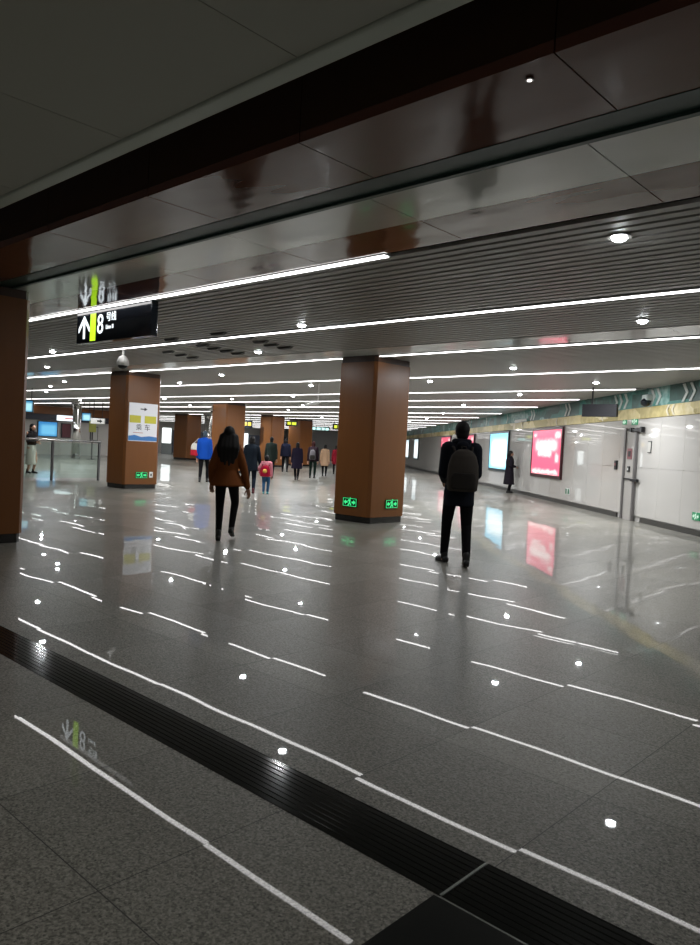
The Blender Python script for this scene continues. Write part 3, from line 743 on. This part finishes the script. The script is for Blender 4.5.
# dark sign seen from behind near the wall
t = thing('hanging_sign', 'plain dark back of a hanging sign near the teal frieze', 'sign', (-7.62, 17.0, 2.47), 0)
MB().box((-.43, -.05, 0), (.43, .05, .30), .006).build('case', mat('dark grey sign back', (.012, .012, .014), .6, spec=.2), t)
for x in (-.20,): MB().box((x-.015, -.015, .30), (x+.015, .015, HC-2.472)).build('hanger', M['dark'], t)

# poster on the second pillar (right face)
t = thing('poster', 'white pillar poster with arrow, yellow blocks and blue foot', 'poster', (-17.9, 10.985, 1.30), PI/2)
MB().box((-.44, -.02, 0), (.44, 0, 1.04), .003).build('board', mat('poster white', (.72, .72, .75), .35, emit=(.9, .92, 1.), strength=.10), t)
pk = mat('poster black', (.03, .03, .04), .4); py = mat('poster yellow', (.60, .55, .04), .4)
q = MB(); q.plate([(-.10, .865), (.02, .865), (.02, .83), (.11, .88), (.02, .93), (.02, .895), (-.10, .895)], -.024, -.02); q.build('arrow', pk, t)
for a, b in ((-.42, -.08), (.04, .40)): MB().box((a, -.024, .50), (b, -.02, .70)).build('yellow_block', py, t)
lettering('乘', .19, pk, t, (-.13, -.022, .37)); lettering('车', .19, pk, t, (.13, -.022, .37))
MB().box((-.30, -.024, .225), (.0, -.02, .24)).build('red_line', mat('poster red line', (.5, .2, .15), .5), t)
q = MB(); q.plate([(-.44, .02), (.44, .02), (.44, .13), (.2, .15), (-.05, .12), (-.25, .17), (-.44, .14)], -.024, -.02); q.build('blue_foot', mat('poster blue', (.04, .20, .52), .4), t)

# ------------------------------------------------------------------ lightboxes on the wall
redm = red_ad('red advert', 1.5); redm2 = red_ad('dim red advert', 1.0); blum = blue_ad('blue advert', 1.7); whm = blue_ad('pale advert', 1.2, (.55, .66, .70), (.95, 1., 1.))
def lightbox(s0, s1, panel, frame, label, z0=.75, z1=2.45):
    t = thing('lightbox', label, 'lightbox', W((s0+s1)/2, 0, 0), WRZ, 'wall lightboxes'); a = (s1-s0)/2; f = .11
    q = MB(); q.box((-a, -.07, z0), (a, 0, z0+f), .01); q.box((-a, -.07, z1-f*.8), (a, 0, z1), .01); q.box((-a, -.07, z0+f), (-a+f, 0, z1-f*.8)); q.box((a-f, -.07, z0+f), (a, 0, z1-f*.8))
    q.build('frame', frame, t)
    MB().box((-a+f, -.06, z0+f), (a-f, -.02, z1-f*.8)).build('lit_panel', panel, t)
rf = mat('dark red frame', (.045, .008, .012), .3); bf = mat('dark teal frame', (.012, .035, .045), .3)
lightbox(23.05, 26.4, redm, rf, 'large red lit advert box nearest on the white wall')
lightbox(29.75, 33.1, blum, bf, 'pale blue lit advert box beside the woman in the long coat')
lightbox(36.5, 39.9, redm2, rf, 'red lit advert box just right of the backpack man')
lightbox(43.2, 46.6, redm2, rf, 'red lit advert box just left of the backpack man')
lightbox(57.4, 60.0, whm, bf, 'white lit advert box further along the wall near middle pillar')
lightbox(63.5, 66.2, whm, bf, 'farthest white lit advert box beside the middle pillar edge')

# cameras
def dome(loc, label, drop=.14):
    t = thing('dome_camera', label, 'camera', loc)
    MB().lathe([(.06, -.01), (.06, 0)], 20).build('flange', M['whitep'], t)
    MB().lathe([(.022, -drop), (.022, -.01)], 14).build('stem', M['whitep'], t)
    MB().lathe([(.02, -drop+.02), (.07, -drop-.01), (.115, -drop-.09), (.125, -drop-.17), (.11, -drop-.19)], 24).build('housing', M['whitep'], t, True)
    q = MB(); q.ball((0, 0, -drop-.185), (.098, .098, .075), 3); q.build('dome', M['blk'], t, True)
dome((-13.6, 7.83, HC), 'white pendant dome camera hanging near the poster pillar')
dome((-29.5, 21.9, HC), 'small pendant dome camera over the blue jacket person', .12)
t = thing('pole_camera', 'white camera on a drop pole left of the middle pillar', 'camera', (-14.64, 14.46, HC))
MB().lathe([(.016, -.56), (.016, 0)], 12).build('pole', M['whitep'], t)
q = MB(); q.cap((.0, 0, -.55), .045, (-.34, -.1, -.62), .045); q.build('housing', M['whitep'], t, True)
t = thing('wall_camera', 'white bullet camera on the frieze above the woman in long coat', 'camera', W(27.4, 2.80, .03), WRZ)
MB().lathe([(.05, -.05), (.05, .05)], 14).build('mount', M['whitep'], t)
q = MB(); q.cap((0, -.06, 0), .05, (-.36, -.30, -.06), .06); q.build('housing', M['whitep'], t, True)
t = thing('dome_camera', 'dark dome camera on the teal frieze above the steel rails', 'camera', W(17.0, 2.86, .03), WRZ)
q = MB(); q.box((-.14, -.16, .02), (.14, 0, .16), .02); q.build('housing', mat('pale camera body', (.4, .45, .43), .4), t)
q = MB(); q.ball((0, -.12, -.02), (.12, .12, .10), 3); q.build('dome', M['blk'], t, True)

# ------------------------------------------------------------------ glass railing
t = thing('glass_railing', 'glass railing with steel handrail left of the poster pillar', 'railing', (-21.25, 10.0, 0))
ps = (-2.9, -1.42, .06, 1.55)
for y in ps:
    q = MB(); q.box((-.03, y-.03, 0), (.03, y+.03, 1.165), .004); q.build('post', mat('dark steel post', (.10, .10, .10), .4, .5), t)
q = MB(); q.cone((0, ps[0]-.05, 1.20), .035, (0, ps[-1]+.05, 1.20), .035, 16); q.build('handrail', M['steel'], t, True)
for a, b in zip(ps, ps[1:]): MB().box((-.006, a+.05, .08), (.006, b-.05, 1.13)).build('glass_panel', M['glass'], t)

# ------------------------------------------------------------------ far left: service front on the plane x = -46
FX = -46.04
def fr(y0, y1, z0, z1, d=.06):   # box on that wall, facing +x
    return (FX, y0, z0), (FX+d, y1, z1)
def fpanel(name, y0, y1, z0, z1, m, label, cat, d=.08, frame=None, group=None):
    t = thing(name, label, cat, (FX, (y0+y1)/2, z0), PI/2, group); a = (y1-y0)/2; h = z1-z0
    MB().box((-a, -d, 0), (a, 0, h), .01).build('case', frame or M['dark'], t)
    MB().box((-a+.05, -d-.01, .05), (a-.05, -d, h-.05)).build('lit_face', m, t)
    return t
st(MB().box((FX, 19.0, 2.56), (FX+.5, 25.6, HC-.12)).build('trim_18', M['wood']))
st(MB().box((FX, 19.0, 2.18), (FX+.35, 25.8, 2.56)).build('trim_19', mat('dark navy fascia', (.010, .016, .035), .4)))
fpanel('display_screen', 20.75, 22.05, 1.12, 2.12, blue_ad('cyan display', .75, (.02, .26, .62), (.18, .62, .95)), 'bright blue lit screen on the far wall behind the railing', 'screen')
fpanel('wall_poster', 22.3, 22.95, 1.1, 2.05, mat('dark red poster', (.12, .02, .03), .5), 'dark red poster right of the far blue screen', 'poster')
fpanel('wall_poster', 24.3, 24.85, 1.0, 1.95, mat('grey white poster', (.5, .5, .47), .5), 'pale grey poster panel under the arrow sign', 'poster')
t = thing('lit_sign', 'white lit sign with red lettering on the navy fascia', 'sign', (FX+.35, 22.55, 2.20), PI/2)
MB().box((-.72, -.06, 0), (.72, 0, .34), .01).build('case', emat('white sign face', (.85, .95, 1.), 1.3), t)
MB().box((-.2, -.065, .12), (.38, -.06, .20)).build('red_mark', emat('red sign mark', (.9, .2, .2), .6), t)
# hung things in front of it
def hung(name, x, y, z0, w, h, m, label, cat, rz, d=.10, frame=None, top=HC):
    t = thing(name, label, cat, (x, y, z0), rz)
    MB().box((-w/2, -d/2, 0), (w/2, d/2, h), .01).build('case', frame or M['dark'], t)
    MB().box((-w/2+.03, -d/2-.006, .03), (w/2-.03, -d/2, h-.03)).build('lit_face', m, t)
    for sx in (-.3, .3): MB().box((w*sx-.012, -.012, h), (w*sx+.012, .012, top-z0-.001)).build('hanger', M['dark'], t)
    return t
FACE = PI/4
hung('display_screen', -30.0, 13.12, 2.18, .44, .50, blue_ad('monitor blue', .9, (.03, .22, .42), (.45, .85, .95)), 'hanging monitor at the left edge beside the near pillar', 'screen', FACE)
hung('display_screen', -37.7, 19.67, 2.12, .50, .46, blue_ad('monitor blue', .9, (.03, .22, .42), (.45, .85, .95)), 'hanging blue monitor left of the white arrow sign', 'screen', FACE)
t = hung('hanging_sign', -35.4, 19.1, 1.97, .72, .30, mat('white sign face plain', (.7, .7, .68), .4, emit=(1, 1, .97), strength=.35), 'white hanging sign with black arrow left of the poster pillar', 'sign', FACE, frame=M['whitep'])
q = MB(); q.plate([(-.02, .11), (.12, .11), (.12, .05), (.25, .15), (.12, .25), (.12, .19), (-.02, .19)], -.062, -.056); q.build('arrow', M['dark'], t)
t = thing('floor_sign', 'yellow green standing sign panel behind the glass railing', 'sign', (-39.3, 20.9, 0), FACE)
MB().box((-.20, -.03, 1.55), (.20, .03, 2.20), .01).build('panel', mat('yellow green panel', (.42, .42, .10), .5), t); MB().box((-.03, -.03, .03), (.03, .03, 1.55)).build('post', M['dark'], t); MB().box((-.2, -.2, 0), (.2, .2, .03)).build('foot', M['dark'], t)

# ------------------------------------------------------------------ far middle signs and lit fronts
yel = emat('yellow sign glow', (1., .72, .05), 1.1); ygr = emat('lime sign glow', (.75, .85, .05), 1.0); cyw = emat('cyan white sign glow', (.55, .95, .90), 1.3)
def blocks(t, spans, z0, z1, m, d=.10):
    for a, b in spans: MB().box((a, -d/2-.012, z0), (b, -d/2-.006, z1)).build('lit_mark', m, t)
t = hung('hanging_sign', -35.15, 28.75, 2.30, .62, .46, M['blk'], 'black hanging sign with yellow marks above the navy coat woman', 'sign', FACE)
blocks(t, ((-.22, -.02), (.04, .24)), .14, .36, yel)
t = hung('hanging_sign', -35.0, 32.3, 2.62, .72, .34, M['blk'], 'black hanging sign with lime marks above the navy jacket man', 'sign', FACE)
blocks(t, ((-.28, -.06), (.0, .28)), .08, .26, ygr)
t = hung('hanging_sign', -39.2, 38.7, 2.56, 1.95, .32, M['blk'], 'wide black hanging sign with cyan white lit marks above beige coat', 'sign', FACE)
blocks(t, ((-.90, -.70), (-.62, -.38), (-.30, -.08), (0., .30), (.38, .60), (.66, .90)), .07, .25, cyw)
t = hung('hanging_sign', -34.6, 36.1, 2.58, .62, .44, M['blk'], 'black hanging sign with lime marks against the middle pillar edge', 'sign', FACE)
blocks(t, ((-.2, .0), (.06, .24)), .12, .32, ygr)
def far_box(x, y, z0, w, h, m, label, z=None):
    t = thing('lightbox', label, 'lightbox', (x, y, 0), FACE)
    MB().box((-w/2-.05, -.10, .0), (w/2+.05, .10, z0+h+.05), .01).build('case', mat('grey stand', (.25, .27, .27), .4), t)
    MB().box((-w/2, -.11, z0), (w/2, -.10, z0+h)).build('lit_face', m, t)
wlit = emat('white lit face', (.92, 1., 1.), 1.7)
far_box(-56.9, 37.4, 1.0, .80, 1.35, wlit, 'white lit freestanding box right of the poster pillar')
far_box(-47.0, 38.3, 1.0, .48, 1.15, wlit, 'white lit freestanding box right of the long haired woman')
st(MB().box((-66, 44, 0), (-65.7, 59.8, 2.3)).build('trim_20', mat('blue grey shop front', (.16, .18, .24), .35)))
def shop(y0, y1, z0, z1, label, st_):
    t = thing('shop_window', label, 'shop window', (-65.7, (y0+y1)/2, z0), PI/2); a = (y1-y0)/2
    MB().box((-a, -.06, 0), (a, 0, z1-z0)).build('frame', M['dark'], t); MB().box((-a+.1, -.07, .1), (a-.1, -.06, z1-z0-.1)).build('lit_pane', emat('shop light %.1f' % st_, (.85, .9, 1.), st_), t)
shop(48, 51, .4, 1.9, 'lit shop window at the far end, left one', .5)
shop(56, 58.6, .4, 2.0, 'lit shop window at the far end, right one', .7)

# ------------------------------------------------------------------ added unseen fill lamps behind the photographer, to lift the near ceiling
for i, (x, y) in enumerate(((-6.0, -2.2), (-1.5, -2.2), (3.0, -2.2))):
    ld = bpy.data.lights.new('near_fill_lamp', 'AREA'); ld.shape = 'DISK'; ld.size = .35; ld.energy = 26; ld.color = (1, .98, .93)
    lo = bpy.data.objects.new('near_fill_lamp', ld); COL.objects.link(lo); lo.location = (x, y, 3.28)

# ------------------------------------------------------------------ world, camera, colour
w = bpy.data.worlds.new('world'); S.world = w; w.use_nodes = True
w.node_tree.nodes['Background'].inputs[0].default_value = (.012, .012, .012, 1)
pitch, roll, yaw, f = math.radians(-1.92), math.radians(2.96), math.radians(42.6), 736.
c, s = math.cos(roll), math.sin(roll); cp, sp = math.cos(pitch), math.sin(pitch)
def wv(X, F, U): return Vector((X*math.cos(yaw)-F*math.sin(yaw), X*math.sin(yaw)+F*math.cos(yaw), U))
right, up, fwd = wv(c, -sp*s, cp*s), wv(-s, -sp*c, cp*c), wv(0, cp, sp)
cam = bpy.data.cameras.new('camera'); co = bpy.data.objects.new('camera', cam); COL.objects.link(co)
mw = Matrix((right, up, -fwd)).transposed().to_4x4(); mw.translation = (0, 0, EYE); co.matrix_world = mw
cam.sensor_fit = 'HORIZONTAL'; cam.sensor_width = 36; cam.lens = f/700*36; cam.clip_start = .05; cam.clip_end = 300
S.camera = co
vs = S.view_settings; vs.view_transform = 'Standard'; vs.look = 'None'; vs.exposure = .25; vs.gamma = 1; vs.use_curve_mapping = False
S.cycles.max_bounces = 8; S.cycles.diffuse_bounces = 4; S.cycles.glossy_bounces = 5; S.cycles.sample_clamp_indirect = 4; S.cycles.caustics_reflective = False; S.cycles.caustics_refractive = False
